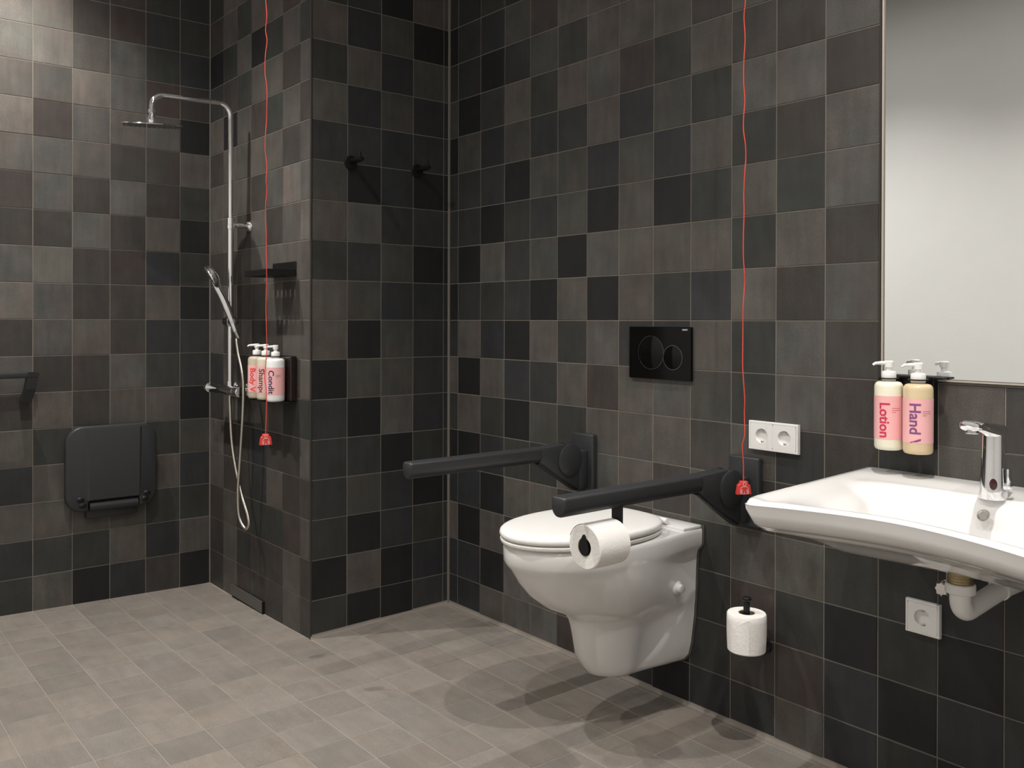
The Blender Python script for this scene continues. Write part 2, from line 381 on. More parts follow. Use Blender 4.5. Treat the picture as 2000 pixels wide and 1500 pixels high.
# ------------------------------------------------------------------ recessed ceiling spots
for i, (x, y, k) in enumerate(LAMPS):
    nm = ['above the shower', 'between shower and toilet', 'in front of the toilet rails', 'nearest the end wall', 'above the washbasin'][i]
    t = thing('ceiling_spot', 'small white recessed ceiling spot ' + nm, 'ceiling light', (x, y, CEIL), 'recessed ceiling spots')
    part('ring', MB().lathe([(.046, 0), (.046, -.004), (.036, -.006), (.030, -.002), (.030, 0)], (x, y, CEIL)), PLASTIC_W, t)
    part('lens', MB().cyl((x, y, CEIL - .0005), (x, y, CEIL - .0015), .03), LENS, t)
    ld = bpy.data.lights.new('spot_lamp', 'SPOT'); ld.energy = LAMP_POWER * k; ld.spot_size = math.radians(LAMP_ANGLE); ld.spot_blend = LAMP_BLEND
    ld.color = (1, .96, .91); ld.shadow_soft_size = .013
    lo = bpy.data.objects.new('spot_lamp', ld); col.objects.link(lo); lo.parent = t; lo.location = (0, 0, -.03)

# ------------------------------------------------------------------ mirror
t = thing('wall_mirror', 'large frameless mirror set flush in the tiles above the basin', 'mirror', (MIR_X0, 0, MIR_Z0))
MX = MIR_X0 + .0155
part('glass', MB().box(MX, MIR_X1 - .0155, -.0005, .0012, MIR_Z0 + .011, MIR_Z1 - .011), MIRROR, t, 0)
for k, (a, b, dpt) in enumerate(((.0015, .0055, -.0035), (.0075, .0125, -.0025))):
    fr = MB()
    fr.box(MIR_X0 + a, MIR_X0 + b, dpt, .0013, MIR_Z0 + a * .7, MIR_Z1 - a); fr.box(MIR_X1 - b, MIR_X1 - a, dpt, .0013, MIR_Z0 + a * .7, MIR_Z1 - a)
    fr.box(MIR_X0 + a, MIR_X1 - a, dpt, .0013, MIR_Z0 + a * .7, MIR_Z0 + b * .75); fr.box(MIR_X0 + a, MIR_X1 - a, dpt, .0013, MIR_Z1 - b, MIR_Z1 - a)
    part('edge_trim', fr, [TRIM, ALU][k], t, 0)

# ------------------------------------------------------------------ toilet
TX = 1.152
t = thing('toilet', 'white wall-hung toilet with closed lid between the two grab rails', 'toilet', (TX, 0, .125))
def sec(z, yc, a, b, p, waist=.0, back=0.0, nside=9, nf=25):
    L_ = []
    def hw(s):  # s 0 at wall .. 1 at yc
        e = s * s * (3 - 2 * s); return p + (a - p) * e - waist * math.sin(PI * s)
    left = [(-hw(i / nside), back + (yc - back) * i / nside) for i in range(nside)]
    front = [(-a * math.cos(PI * k / (nf - 1)), yc - b * math.sin(PI * k / (nf - 1)) ** .9) for k in range(nf)]
    right = [(-x, y) for x, y in reversed(left)]
    return [(TX + x, y, z) for x, y in left + front + right]
lv = [(.122, -.215, .036, .030, .050, .0), (.127, -.215, .054, .060, .075, .004), (.140, -.215, .066, .100, .095, .014), (.160, -.21, .073, .122, .112, .022), (.20, -.21, .080, .148, .122, .026), (.25, -.205, .086, .162, .129, .027),
      (.285, -.205, .091, .170, .133, .024), (.308, -.205, .100, .178, .134, .018), (.322, -.21, .113, .188, .135, .008), (.336, -.215, .126, .206, .136, .006), (.36, -.23, .143, .243, .137, .004), (.40, -.25, .161, .277, .138, .003),
      (.44, -.265, .172, .296, .139, .002), (.467, -.27, .178, .309, .141, .001), (.485, -.275, .181, .318, .145, 0), (.495, -.278, .183, .325, .154, 0), (.506, -.28, .185, .329, .160, 0),
      (.54, -.28, .186, .330, .161, 0), (.549, -.28, .184, .327, .160, 0), (.553, -.28, .180, .322, .157, 0), (.5545, -.28, .173, .315, .152, 0)]
part('bowl', MB().loft([sec(*a) for a in lv]), CERAM, t, 50)
jp = [(TX + (p + .007), z) for z, _, _, _, p, _ in lv if z < .52] + [(TX + .168, .52), (TX + .168, .562)]
part('sealing_joint', MB().prism(jp + [(2 * TX - x, z) for x, z in reversed(jp)], -.004, -.0005, 'y'), mat('grey_sealant', (.07, .066, .062), .6), t, 30)
part('mounting_shelf', MB().box(TX - .160, TX + .160, -.088, -.0042, .552, .563, .004, 2), CERAM, t, 40)
def lidring(z, ins, back=-.098):
    yc, a, b = -.340, .184 - ins, .282 - ins; n = 20; pts = []
    for k in range(n * 2):
        th = PI * k / n; c, s_ = math.cos(th), math.sin(th)
        if s_ >= 0: pts.append((a * c, yc - b * s_))
        else:
            bb = yc - (back - ins); q = .72
            pts.append((a * math.copysign(abs(c) ** q, c), yc + abs(bb) * abs(s_) ** .9))
    return [(TX + x, y, z) for x, y in pts]
part('seat', MB().loft([lidring(.5565, .008), lidring(.558, .004), lidring(.562, .002), lidring(.567, .002), lidring(.5695, .006)]), PLASTIC_W, t, 50)
part('lid', MB().loft([lidring(.5725, .006), lidring(.574, .002), lidring(.580, 0), lidring(.587, .001), lidring(.5905, .004), lidring(.5930, .012), lidring(.5945, .03), lidring(.5955, .07), lidring(.596, .12)]), PLASTIC_W, t, 60)
for s_ in (-1, 1): part('hinge', MB().cyl((TX + s_ * .075 - .02, -.085, .573), (TX + s_ * .075 + .02, -.085, .573), .009), PLASTIC_W, t)
for s_ in (-1, 1):
    part('bolt_cap', MB().lathe([(.021, 0), (.020, .004), (.016, .007), (.013, .012), (.011, .022), (.004, .024), (0, .024)], (TX + s_ * .139, -.093, .385), 24, Matrix.Rotation(s_ * PI / 2, 3, 'Y')), CERAM, t)

# ------------------------------------------------------------------ folding grab rails
def dprof(cx, cz, k=1.0):
    pts = []
    w, tz, bz = .0235 * k, .0235 * k, -.0265 * k
    for a in range(0, 91, 18): pts.append((w - .008 + .008 * math.cos(math.radians(a)), tz - .008 + .008 * math.sin(math.radians(a))))
    for a in range(90, 181, 18): pts.append((-w + .008 + .008 * math.cos(math.radians(a)), tz - .008 + .008 * math.sin(math.radians(a))))
    for a in range(180, 361, 15): pts.append((w * math.cos(math.radians(a)), -.002 + (bz + .002) * abs(math.sin(math.radians(a)))))
    return [(cx + x, cz + z) for x, z in pts]
def rail(px, ax, lab, roll):
    t = thing('grab_rail', lab, 'grab rail', (px, 0, .6), 'folding grab rails beside the toilet')
    part('wall_plate', MB().box(px - .051, px + .051, -.023, -.0006, .590, .790, .006, 3), ANTH, t)
    cz = .737; rings = []
    for y, k in ((-.741, .82), (-.7385, .94), (-.733, 1), (-.234, 1)): rings.append([(x, y, z) for x, z in dprof(ax, cz, k)])
    part('arm', MB().loft(rings), ANTH, t, 40)
    part('joint_ring', MB().loft([[(x, y, z) for x, z in dprof(ax, cz, 1.02)] for y in (-.2355, -.2315)]), TRIM, t, 40)
    poly = [(-.232, .7595), (-.120, .764), (-.088, .756), (-.062, .735), (-.050, .702), (-.048, .615), (-.062, .607), (-.150, .655), (-.232, .709)]
    part('hinge_housing', MB().prism(poly, ax - .0225, ax + .0225, 'x', .004), ANTH, t, 40)
    for s_ in (-1, 1): part('pivot_cap', MB().tubefix([(Vector((ax + s_ * .022, -.106, .7095)), .0535), (Vector((ax + s_ * .0270, -.106, .7095)), .0535), (Vector((ax + s_ * .0285, -.106, .7095)), .0515)], 40), ANTH, t, 40)
    part('hinge_block', MB().box(ax - .024, ax + .024, -.062, -.0235, .604, .735, .005, 2), ANTH, t)
    part('brace', MB().prism([(-.226, .712), (-.056, .612), (-.056, .600), (-.070, .602), (-.236, .706)], ax - .012, ax + .012, 'x', .002), ANTH, t)
    if roll:
        hk = part('roll_holder', MB().box(ax - .018, ax + .018, -.541, -.535, .590, .722, .0015, 1), BLACK, t)
        part('holder_arm', MB().tube([(ax, -.538, .632), (ax, -.652, .632)], .010, 18), BLACK, hk)
        tear = [(ax + .0165 * math.sin(a) * (1 - .45 * max(math.cos(a), 0) ** .7), .626 + (.018 if math.cos(a) < 0 else .033) * math.cos(a)) for a in [2 * PI * k / 28 for k in range(28)]]
        part('end_stop', MB().prism(tear, -.655, -.6485, 'y'), BLACK, hk)
    return t
rail(.815, .820, 'charcoal folding grab rail without paper, on the far side of the toilet', False)
rail(1.4735, 1.472, 'charcoal folding grab rail carrying a paper roll, next to the basin', True)

# toilet paper rolls
t = thing('toilet_roll', 'white toilet paper roll hanging under the near grab rail', 'toilet roll', (1.472, -.60, .575), 'toilet paper rolls')
ry = Matrix.Rotation(PI / 2, 3, 'X')
part('paper', MB().lathe([(.0225, 0), (.052, 0), (.0545, .002), (.0550, .05), (.0545, .104), (.052, .106), (.0225, .106), (.0225, 0)], (1.472, -.546, .628), 48, ry), PAPER, t)
part('core', MB().lathe([(.0205, .001), (.0224, .001), (.0224, .105), (.0205, .105), (.0205, .001)], (1.472, -.546, .628), 32, ry), CARD, t)
fl_ = MB(); rings = []
for k in range(9):
    a = math.radians(-70 + k * 8); rings.append([(1.472 + r_ * math.sin(a), y_, .628 + r_ * math.cos(a)) for r_, y_ in ((.0556, -.547), (.0556, -.651), (.0562, -.651), (.0562, -.547))])
part('loose_sheet', fl_.loft(rings), PAPER, t)
RX, RY, RB = 1.533, -.088, .268
t = thing('toilet_roll', 'spare white toilet roll standing upright on a black wall peg', 'toilet roll', (RX, RY, RB), 'toilet paper rolls')
part('paper', MB().lathe([(.0225, 0), (.049, 0), (.0515, .003), (.0535, .05), (.0535, .085), (.053, .101), (.051, .104), (.0225, .104), (.0225, 0)], (RX, RY, RB), 48), PAPER, t)
part('core', MB().lathe([(.0205, .001), (.0224, .001), (.0224, .103), (.0205, .103), (.0205, .001)], (RX, RY, RB), 32), CARD, t)
def onroll(a, z, r=.0542):  # angle measured from the camera side, the folded last sheet
    base = math.atan2(CAM.y - RY, CAM.x - RX); ph = base + a + 1.75; return Vector((RX + r * math.cos(ph), RY + r * math.sin(ph), RB + z))
flap = []
na = 10
for k in range(na + 1):
    a = -2.6 + k / na * .98; top = .074 + (.1 - .074) * k / na; flap.append([onroll(a, .004, .0545 - .002 * max(0, 0)), onroll(a, top * .5, .0547), onroll(a, top, .0540)])
part('folded_sheet', MB().loft([[p for p in r] + [p + (Vector((RX, RY, p.z)) - p).normalized() * .0008 for p in reversed(r)] for r in flap]), PAPER, t)
t = thing('roll_peg', 'black wall peg holding the spare toilet roll', 'roll holder', (RX, 0, .26))
part('wall_rose', MB().cyl((RX, -.0006, .262), (RX, -.008, .262), .022, bev=.002), BLACK, t)
part('arm', MB().tube(smoothpath([(RX, -.004, .262), (RX, -.06, .262), (RX, -.083, .266), (RX, RY, .29)], 6), .006), BLACK, t)
part('foot_plate', MB().cyl((RX, RY, .2625), (RX, RY, .2665), .030), BLACK, t)
part('peg', MB().tube([(RX, RY, .266), (RX, RY, .405)], .0088, 20), BLACK, t)
part('knob', MB().tubefix([(Vector((RX, RY, .404)), .010), (Vector((RX, RY, .408)), .0125), (Vector((RX, RY, .413)), .0125), (Vector((RX, RY, .415)), .010)], 24), BLACK, t)

# ------------------------------------------------------------------ flush plate
t = thing('flush_plate', 'black glass dual flush plate with two round buttons', 'flush plate', (1.148, 0, 1.076))
part('plate', MB().box(1.022, 1.274, -.0125, -.0006, .993, 1.158, .0012, 1), BLACKG, t)
for cx_, cz_, r in ((1.116, 1.076, .053), (1.205, 1.063, .038)):
    b_ = part('button', MB().lathe([(0, -.0005), (r - .002, -.0005), (r - .0015, .0006), (r - .0035, .0013), (0, .0016)], (cx_, -.0125, cz_), 48, Matrix.Rotation(PI / 2, 3, 'X')), BLACKG, t)
    part('ring', MB().lathe([(r - .0012, 0), (r - .0009, .0014), (r + .0003, .0014), (r + .0006, 0)], (cx_, -.0125, cz_), 56, Matrix.Rotation(PI / 2, 3, 'X')), CHROME_D, b_)
vs_, fs = text_faces('GEBERIT', .0058, .00008); w = max(v.x for v in vs_)
part('lettering', MB().add([(1.263 - w + v.x, -.0128, 1.1475 + v.y) for v in vs_], fs), WHITEINK, t, 0, label='tiny white maker lettering')

# ------------------------------------------------------------------ sockets
def schuko(parent, cx_, cz_, hx=.0362, hz=.0349):
    yf = -.0125; n = 48; outer = []; inner = []; bot = []; mid = []
    r = .0205
    for k in range(n):
        a = 2 * PI * k / n; c, s_ = math.cos(a), math.sin(a); m_ = min(hx / max(abs(c), 1e-6), hz / max(abs(s_), 1e-6))
        outer.append((cx_ + c * m_, yf, cz_ + s_ * m_)); inner.append((cx_ + c * r, yf, cz_ + s_ * r)); mid.append((cx_ + c * (r - .0008), yf + .0008, cz_ + s_ * (r - .0008))); bot.append((cx_ + c * (r - .0018), -.0022, cz_ + s_ * (r - .0018)))
    back = [(p[0], -.004, p[2]) for p in outer]
    ins = part('insert', MB().loft([back, outer, inner, mid, bot]), SOCKET, parent, 30)
    for s_ in (-1, 1):
        part('pin_hole', MB().cyl((cx_ + s_ * .0095, -.0024, cz_), (cx_ + s_ * .0095, -.0030, cz_), .0034, n=16), DARKIN, ins)
        part('earth_clip', MB().box(cx_ - .0035, cx_ + .0035, -.011, -.0026, cz_ + s_ * .0165 - .0022, cz_ + s_ * .0165 + .0022, .0008, 1), STEEL, ins)
    part('screw', MB().cyl((cx_, -.0024, cz_), (cx_, -.0032, cz_), .0032, n=16), DARKIN, ins)
def frame(parent, x0, x1, z0_, z1):
    m_ = MB(); w_ = .0055
    def rr(i, y): return [(x0 + i, y, z0_ + i), (x1 - i, y, z0_ + i), (x1 - i, y, z1 - i), (x0 + i, y, z1 - i)]
    m_.loft([rr(0, -.0006), rr(0, -.0105), rr(.0012, -.0125), rr(w_ - .0006, -.0125), rr(w_, -.0118), rr(w_, -.0006)], cap=False)
    part('frame', m_, SOCKET, parent, 30)
t = thing('double_socket', 'white double wall socket above the near grab rail', 'socket', (1.562, 0, .853))
frame(t, 1.483, 1.641, .813, .894); schuko(t, 1.5256, .8535); schuko(t, 1.5984, .8535)
t = thing('single_socket', 'white single wall socket below the washbasin', 'socket', (1.981, 0, .458))
frame(t, 1.940, 2.023, .4175, .4985); schuko(t, 1.9815, .458, .0357, .0347)

# ------------------------------------------------------------------ washbasin
BX = 2.178
def basin_xy(u, v):
    hw = .350 - .056 * v - .012 * max(0, (v - .88) / .12) ** 2.4
    dep = .534 + .082 * abs(u) ** 1.7 - .016 * max(0, (abs(u) - .90) / .10) ** 2.2
    return BX + u * hw, -.0008 - v * dep
def sm(a, b, x): x = min(max((x - a) / (b - a), 0), 1); return x * x * (3 - 2 * x)
def basin_top(u, v):
    du = 1 - sm(.18, .93, abs(u)); dv = sm(.25, .36, v) * (1 - sm(.62, .985, v))
    z = .806 - .118 * du ** .8 * dv
    z -= .010 * sm(.10, .25, v) * (1 - sm(.90, 1.0, v)) * (1 - sm(.85, .97, abs(u)))      # the deck falls a little to the bowl
    e = max(sm(.955, 1, abs(u)), sm(.955, 1, v)); z -= .010 * e * e
    return z
def basin_bot(u, v):
    e = max(abs(u), (v - .5) / .5 if v > .5 else 0, 0)
    z = .732 - .006 * (1 - e)
    b_ = (1 - sm(.60, .98, abs(u))) * sm(-.1, .12, v) * (1 - sm(.60, 1.0, v)); z -= .061 * b_
    z += .030 * sm(.93, 1, abs(u)) + .012 * sm(.94, 1, v)
    return z
NU, NV = 56, 44
us = [math.copysign(abs(x) ** .85, x) for x in [-1 + 2 * i / NU for i in range(NU + 1)]]
vv = [1 - (1 - j / NV) ** 1.25 for j in range(NV + 1)]
mb = MB(); top = []; bot = []
for u in us:
    for v in vv:
        x, y = basin_xy(u, v); top.append((x, y, basin_top(u, v)))
        k = 1 - .055 * sm(.0, .8, v); x2, y2 = basin_xy(u * .972, v * (1 - .052)); bot.append((x2, y2, basin_bot(u, v)))
n1 = NV + 1; off = len(top)
fs = []
for i in range(NU):
    for j in range(NV):
        fs.append((i * n1 + j, i * n1 + j + 1, (i + 1) * n1 + j + 1, (i + 1) * n1 + j)); fs.append((off + i * n1 + j, off + (i + 1) * n1 + j, off + (i + 1) * n1 + j + 1, off + i * n1 + j + 1))
# the apron between the two skins
per = [i * n1 for i in range(NU)] + [NU * n1 + j for j in range(NV)] + [i * n1 + NV for i in range(NU, 0, -1)] + [j for j in range(NV, 0, -1)]
allv = top + bot; prev = per; S = 5
for s_ in range(1, S + 1):
    if s_ == S: cur = [off + i for i in per]
    else:
        cur = []
        for i in per:
            a, b_ = Vector(top[i]), Vector(bot[i]); f_ = s_ / S; p = a.lerp(b_, f_); bul = math.sin(PI * f_) * .58
            tgt = Vector((a.x, a.y, p.z)); p = p.lerp(tgt, bul + .25 * (1 - f_)); cur.append(len(allv)); allv.append(p)
    for k in range(len(per)):
        k2 = (k + 1) % len(per); fs.append((prev[k], prev[k2], cur[k2], cur[k]))
    prev = cur
t = thing('washbasin', 'wide white accessible washbasin with a concave front edge below the mirror', 'washbasin', (BX, 0, .66))
part('bowl', mb.add(allv, fs), CERAM, t, 60)
ov = Matrix.Rotation(math.radians(68), 3, 'X')
part('overflow', MB().lathe([(0, .0005), (.009, .0005), (.011, .0025), (.0125, .0025), (.0135, 0)], (2.190, -.1745, .764), 32, ov), STEEL, t, label='round metal overflow cap')
dz = basin_top(0, .48)
part('drain', MB().lathe([(0, .004), (.026, .004), (.031, .0015), (.031, -.002)], (BX, basin_xy(0, .48)[1], dz), 32), CHROME, t)

# waste trap and stop valve under the basin
WX, WY = 2.182, -.262
t = thing('waste_trap', 'white plastic waste pipe with brass nut under the basin', 'waste pipe', (WX, WY, .57))
part('threaded_tail', MB().lathe([(.024, 0), (.025, .003), (.024, .006), (.025, .009), (.024, .012), (.025, .015), (.024, .018), (.025, .021), (.024, .024), (.025, .027), (.024, .042), (0, .042)], (WX, WY, .628), 32), BRASS, t)
part('collar', MB().lathe([(.020, 0), (.027, .001), (.029, .003), (.029, .020), (.027, .022), (.020, .022)], (WX, WY, .613), 32), PLASTIC_W, t)
part('elbow', MB().tube(smoothpath([(WX, WY, .625), (WX, WY, .600), (WX, WY + .008, .582), (WX, WY + .028, .572), (WX, WY + .06, .574), (WX + .002, WY + .13, .582), (WX + .004, WY + .20, .590)], 8), .0205, 24), PLASTIC_W, t)
part('wall_pipe', MB().tube(smoothpath([(WX + .003, -.085, .5875), (WX + .004, -.060, .592), (WX + .004, -.0008, .592)], 6), .0235, 24), PLASTIC_W, t)
VX = 2.066
t = thing('stop_valve', 'small chrome stop valve beside the waste pipe', 'valve', (VX, 0, .56))
part('body', MB().cyl((VX, -.0006, .564), (VX, -.075, .564), .0105).cyl((VX, -.055, .564), (VX, -.055, .640), .008).lathe([(.026, 0), (.024, .004), (.012, .007), (.0105, .007)], (VX, -.0006, .564), 28, Matrix.Rotation(PI / 2, 3, 'X')), STEEL, t)
part('nut', MB().cyl((VX, -.055, .628), (VX, -.055, .642), .0125, n=6), BRASS, t)
part('supply_hose', MB().tube(smoothpath([(VX, -.055, .645), (VX + .010, -.058, .655), (VX + .040, -.066, .660)], 6), .006), BRASS, t)
kn = MB(); rings = []
for y, r in ((-.073, .013), (-.078, .017), (-.092, .017), (-.097, .013)):
    rings.append([(VX + math.cos(2 * PI * k / 48) * r * (1 + .09 * math.cos(8 * 2 * PI * k / 48)), y, .564 + math.sin(2 * PI * k / 48) * r * (1 + .09 * math.cos(8 * 2 * PI * k / 48))) for k in range(48)])
part('knob', kn.loft(rings), CHROME, t)

# ------------------------------------------------------------------ tap
QX, QY, QZ = 2.192, -.132, basin_top((2.192 - BX) / .34, .235)
t = thing('tap', 'chrome sensor tap standing on the basin deck', 'tap', (QX, QY, QZ))
rings = []
for z, dy, rx, ry_ in ((0, 0, .0275, .0285), (.006, 0, .0275, .0285), (.02, 0, .0262, .0272), (.06, .001, .0245, .0256), (.10, .003, .0238, .0250), (.134, .004, .0236, .0255), (.147, .003, .0230, .0262), (.154, .002, .0212, .0255), (.157, .001, .018, .022)):
    rings.append([(QX + math.cos(2 * PI * k / 36) * rx, QY + dy + math.sin(2 * PI * k / 36) * ry_, QZ + z + .006 * (1 if z > .115 else 0) * (-math.sin(2 * PI * k / 36)) * .5) for k in range(36)])
part('body', MB().loft(rings), CHROME, t, 50)
sp = MB(); rings = []
for s_ in range(13):
    f_ = s_ / 12; y = QY + .018 - .138 * f_; zt = QZ + .1595 + .020 * f_ - .004 * f_ * f_; th = .034 - .014 * f_; w_ = .0232 - .0035 * f_
    if s_ == 12: y += .001; th *= .6; w_ *= .75; zt -= .003
    if s_ == 11: y -= .006
    rings.append([(QX + w_ * math.copysign(abs(math.cos(a)) ** .7, math.cos(a)), y, zt - th / 2 + th / 2 * math.copysign(abs(math.sin(a)) ** .8, math.sin(a))) for a in [2 * PI * k / 28 for k in range(28)]])
part('spout', sp.loft(rings), CHROME, t, 50)
part('aerator', MB().tubefix([(Vector((QX, QY - .103, QZ + .166)), .0135), (Vector((QX, QY - .103, QZ + .149)), .0132), (Vector((QX, QY - .103, QZ + .147)), .0115)], 28), STEEL, t)
part('sensor_window', MB().lathe([(0, .0012), (.0062, .0010), (.0075, 0), (.0075, -.002)], (QX + .0105, QY - .0252, QZ + .034), 28, Matrix.Rotation(math.radians(22), 3, 'Z') @ Matrix.Rotation(PI / 2, 3, 'X') @ Matrix.Diagonal((1, 1.6, 1))), SENSOR, t)
lv_ = part('lever', MB().cyl((QX + .018, QY + .002, QZ + .030), (QX + .036, QY + .002, QZ + .030), .0085, bev=.0015), CHROME, t)
part('paddle', MB().box(QX + .028, QX + .034, QY - .006, QY + .010, QZ + .028, QZ + .068, .0028, 2), CHROME, lv_)

# ------------------------------------------------------------------ soap bottles
def bottle(label, x, y, z, m, words, ink, r=.0345, h=.166, delta=-.42, size=.030, group=None, nozzle=None, ltop=.131, lbot=.027, start=.0, name='soap_bottle'):
    t = thing(name, label, 'soap bottle', (x, y, z), group)
    part('bottle', MB().lathe([(0, 0), (r - .007, 0), (r - .003, .0015), (r - .0008, .005), (r, .010), (r, h - .014), (r - .0012, h - .008), (r - .005, h - .003), (r - .011, h - .0008), (.016, h), (.0145, h + .004), (0, h + .004)], (x, y, z), 48), m, t, 50)
    lb = part('paper_label', MB().lathe([(r + .0001, lbot), (r + .0004, lbot), (r + .0004, ltop), (r + .0001, ltop)], (x, y, z), 64), PINK, t)
    phc = math.atan2(CAM.y - y, CAM.x - x)
    vs_, fs = text_faces(words, size, .0007)
    def wrap(tx, ty, dl): a = phc + dl + ty / r; return (x + (r + .0008) * math.cos(a), y + (r + .0008) * math.sin(a), z + ltop - .010 - start - tx)
    keep = [max(vs_[i].x for i in f) < ltop - lbot - .011 - start for f in fs]
    part('lettering', MB().add([wrap(v.x, v.y, delta) for v in vs_], [f for f, k in zip(fs, keep) if k]), INK[ink], lb, 0)
    # three lines of small print, too small to read
    sm_ = MB()
    for k, wd_ in enumerate((.018, .020, .009)):
        zt = z + ltop - .028 - k * .0048
        for q in range(6):
            a0 = phc + delta + .86 + wd_ / r * q / 6; a1 = phc + delta + .86 + wd_ / r * (q + .72) / 6; rr_ = r + .0008
            sm_.add([(x + rr_ * math.cos(a), y + rr_ * math.sin(a), zz) for a, zz in ((a0, zt), (a1, zt), (a1, zt - .0013), (a0, zt - .0013))], [(0, 1, 2, 3)])
    part('small_print', sm_, INK[ink], lb, 0)
    pm = part('pump', MB().lathe([(0, h + .003), (.0165, h + .003), (.0168, h + .006), (.0168, h + .021), (.0155, h + .0235), (.0075, h + .025), (.007, h + .033), (.0105, h + .034), (.0108, h + .047), (.009, h + .049), (0, h + .0492)], (x, y, z), 36), PLASTIC_W, t, 40)
    na = nozzle if nozzle is not None else phc
    d = Vector((math.cos(na), math.sin(na), 0)); P0 = Vector((x, y, z + h + .0435))
    part('nozzle', MB().tube([P0, P0 + d * .018, P0 + d * .030 - Vector((0, 0, .001)), P0 + d * .036 - Vector((0, 0, .005))], [.0062, .0056, .0045, .0036], 14, sx=1.25, sy=.8), PLASTIC_W, pm)
    return t
BYR = -.066
bottle('lotion bottle with red lettering on a pink label, beside the mirror', 1.924, BYR, .866, LOTION, 'Lotion', 'crimson', .0325, delta=-.62, size=.0325, nozzle=math.radians(215), start=.005, group='soap bottles on the basin wall')
bottle('hand wash bottle with purple lettering, nearer the tap', 1.996, BYR, .864, AMBER, 'Hand Wash', 'purple', .0330, delta=-.55, size=.0345, nozzle=math.radians(215), start=-.001, group='soap bottles on the basin wall')
t = thing('bottle_bracket', 'black wall bracket holding lotion and hand wash bottles', 'bracket', (1.96, 0, .86))
part('back_plate', MB().box(1.892, 2.012, -.024, -.0006, .868, 1.045, .002, 1), BLACK, t)
bk = part('neck_plate', MB().box(1.890, 2.036, -.030, -.0045, 1.0385, 1.044, .001, 1), BLACK, t)
for x in (1.924, 1.996):
    part('neck_ring', MB().lathe([(.0178, 0), (.0225, 0), (.0225, .003), (.0178, .003), (.0178, 0)], (x, BYR, 1.037), 36), BLACK, t)
    part('neck_arm', MB().box(x - .013, x + .013, BYR + .0205, -.028, 1.0375, 1.0415), BLACK, t)
BYS = -D - .066
bottle('body wash bottle with red lettering, farthest of the three shower bottles', -.330, BYS, .868, CLEARB, 'Body Wash', 'red', .0345, delta=-.80, size=.032, nozzle=math.radians(250), group='soap bottles in the shower')
bottle('shampoo bottle with green lettering, middle of the three shower bottles', -.247, BYS, .868, SHAMP, 'Shampoo', 'green', .0345, delta=-.80, size=.032, nozzle=math.radians(250), group='soap bottles in the shower')
bottle('white conditioner bottle with dark lettering, nearest of the three shower bottles', -.160, BYS, .866, COND, 'Conditioner', 'navy', .0345, delta=-.80, size=.032, nozzle=math.radians(250), group='soap bottles in the shower')
t = thing('bottle_bracket', 'dark wall bracket holding the three shower bottles', 'bracket', (-.25, -D, .86))
part('back_plate', MB().box(-.376, -.112, -D - .026, -D - .0006, .866, 1.040, .003, 1), SMOKE, t)
part('base_ledge', MB().box(-.376, -.112, -D - .085, -D - .0006, .8605, .8645, .001, 1), BLACK, t)
for x in (-.330, -.247, -.160):
    part('neck_ring', MB().lathe([(.0178, 0), (.0225, 0), (.0225, .003), (.0178, .003), (.0178, 0)], (x, BYS, 1.037), 36), BLACK, t)
    part('neck_arm', MB().box(x - .011, x + .011, BYS + .0205, -D - .02, 1.0365, 1.040), BLACK, t)

# ------------------------------------------------------------------ shower
SX, SY = -.556, -D - .083
t = thing('shower_column', 'chrome shower riser with a round overhead rain shower', 'shower', (SX, SY, .87))
part('riser', MB().tube([(SX, SY, .89), (SX, SY, 1.585)], .0125, 24), CHROME, t)
arm = [(SX, SY, 1.58), (SX, SY, 2.00)]
for k in range(1, 9): a = k / 8 * PI / 2; arm.append((SX, SY - .055 * (1 - math.cos(a)), 2.015 + .055 * math.sin(a)))
arm += [(SX, -1.036 + .045, 2.062)]
for k in range(1, 9): a = k / 8 * PI / 2; arm.append((SX, -.991 - .045 * math.sin(a), 2.062 - .045 * (1 - math.cos(a))))
arm += [(SX, -1.036, 1.985)]
part('arm', MB().tube(arm, .0105, 24, upv=(1, 0, 0)), CHROME, t)
part('collar', MB().lathe([(.0125, 0), (.0165, .001), (.0165, .018), (.0155, .019), (.0155, .045), (.0125, .046)], (SX, SY, 1.553), 32), CHROME, t)
wbk = part('wall_bracket', MB().cyl((SX, SY, 1.570), (SX, -D - .004, 1.570), .0085).cyl((SX, -D - .03, 1.570), (SX, -D - .055, 1.570), .011), CHROME, t)
part('rose', MB().lathe([(.0085, .014), (.016, .012), (.023, .004), (.024, 0)], (SX, -D - .0006, 1.570), 32, Matrix.Rotation(PI / 2, 3, 'X')), CHROME, wbk)
part('ball_joint', MB().lathe([(.0105, .056), (.0155, .055), (.0155, .042), (.0115, .040), (.0115, .032), (.013, .026), (.0165, .020), (.0175, .012), (.015, .004), (.014, 0)], (SX, -1.036, 1.946), 28), CHROME, t)
hn_ = (up - fw * .155 + rt * .045).normalized(); HT_ = hn_.to_track_quat('Z', 'Y').to_matrix(); HC = Vector((SX, -1.036, 1.942))
hd = part('shower_head', MB().lathe([(0, .008), (.02, .008), (.09, .005), (.114, .0022), (.1155, .0005), (.1145, -.0015), (.11, -.003), (0, -.003)], HC, 64, HT_), CHROME, t)
nz = MB()
for rr_, n_ in ((.018, 6), (.036, 12), (.054, 18), (.072, 24), (.090, 30), (.104, 34)):
    for k in range(n_):
        a = 2 * PI * k / n_ + rr_ * 40; nz.tube([HC + HT_ @ Vector((rr_ * math.cos(a), rr_ * math.sin(a), q)) for q in (-.0025, -.0095)], [.0026, .0018], 6)
part('nozzles', nz, RUBBER, hd, kind='stuff')
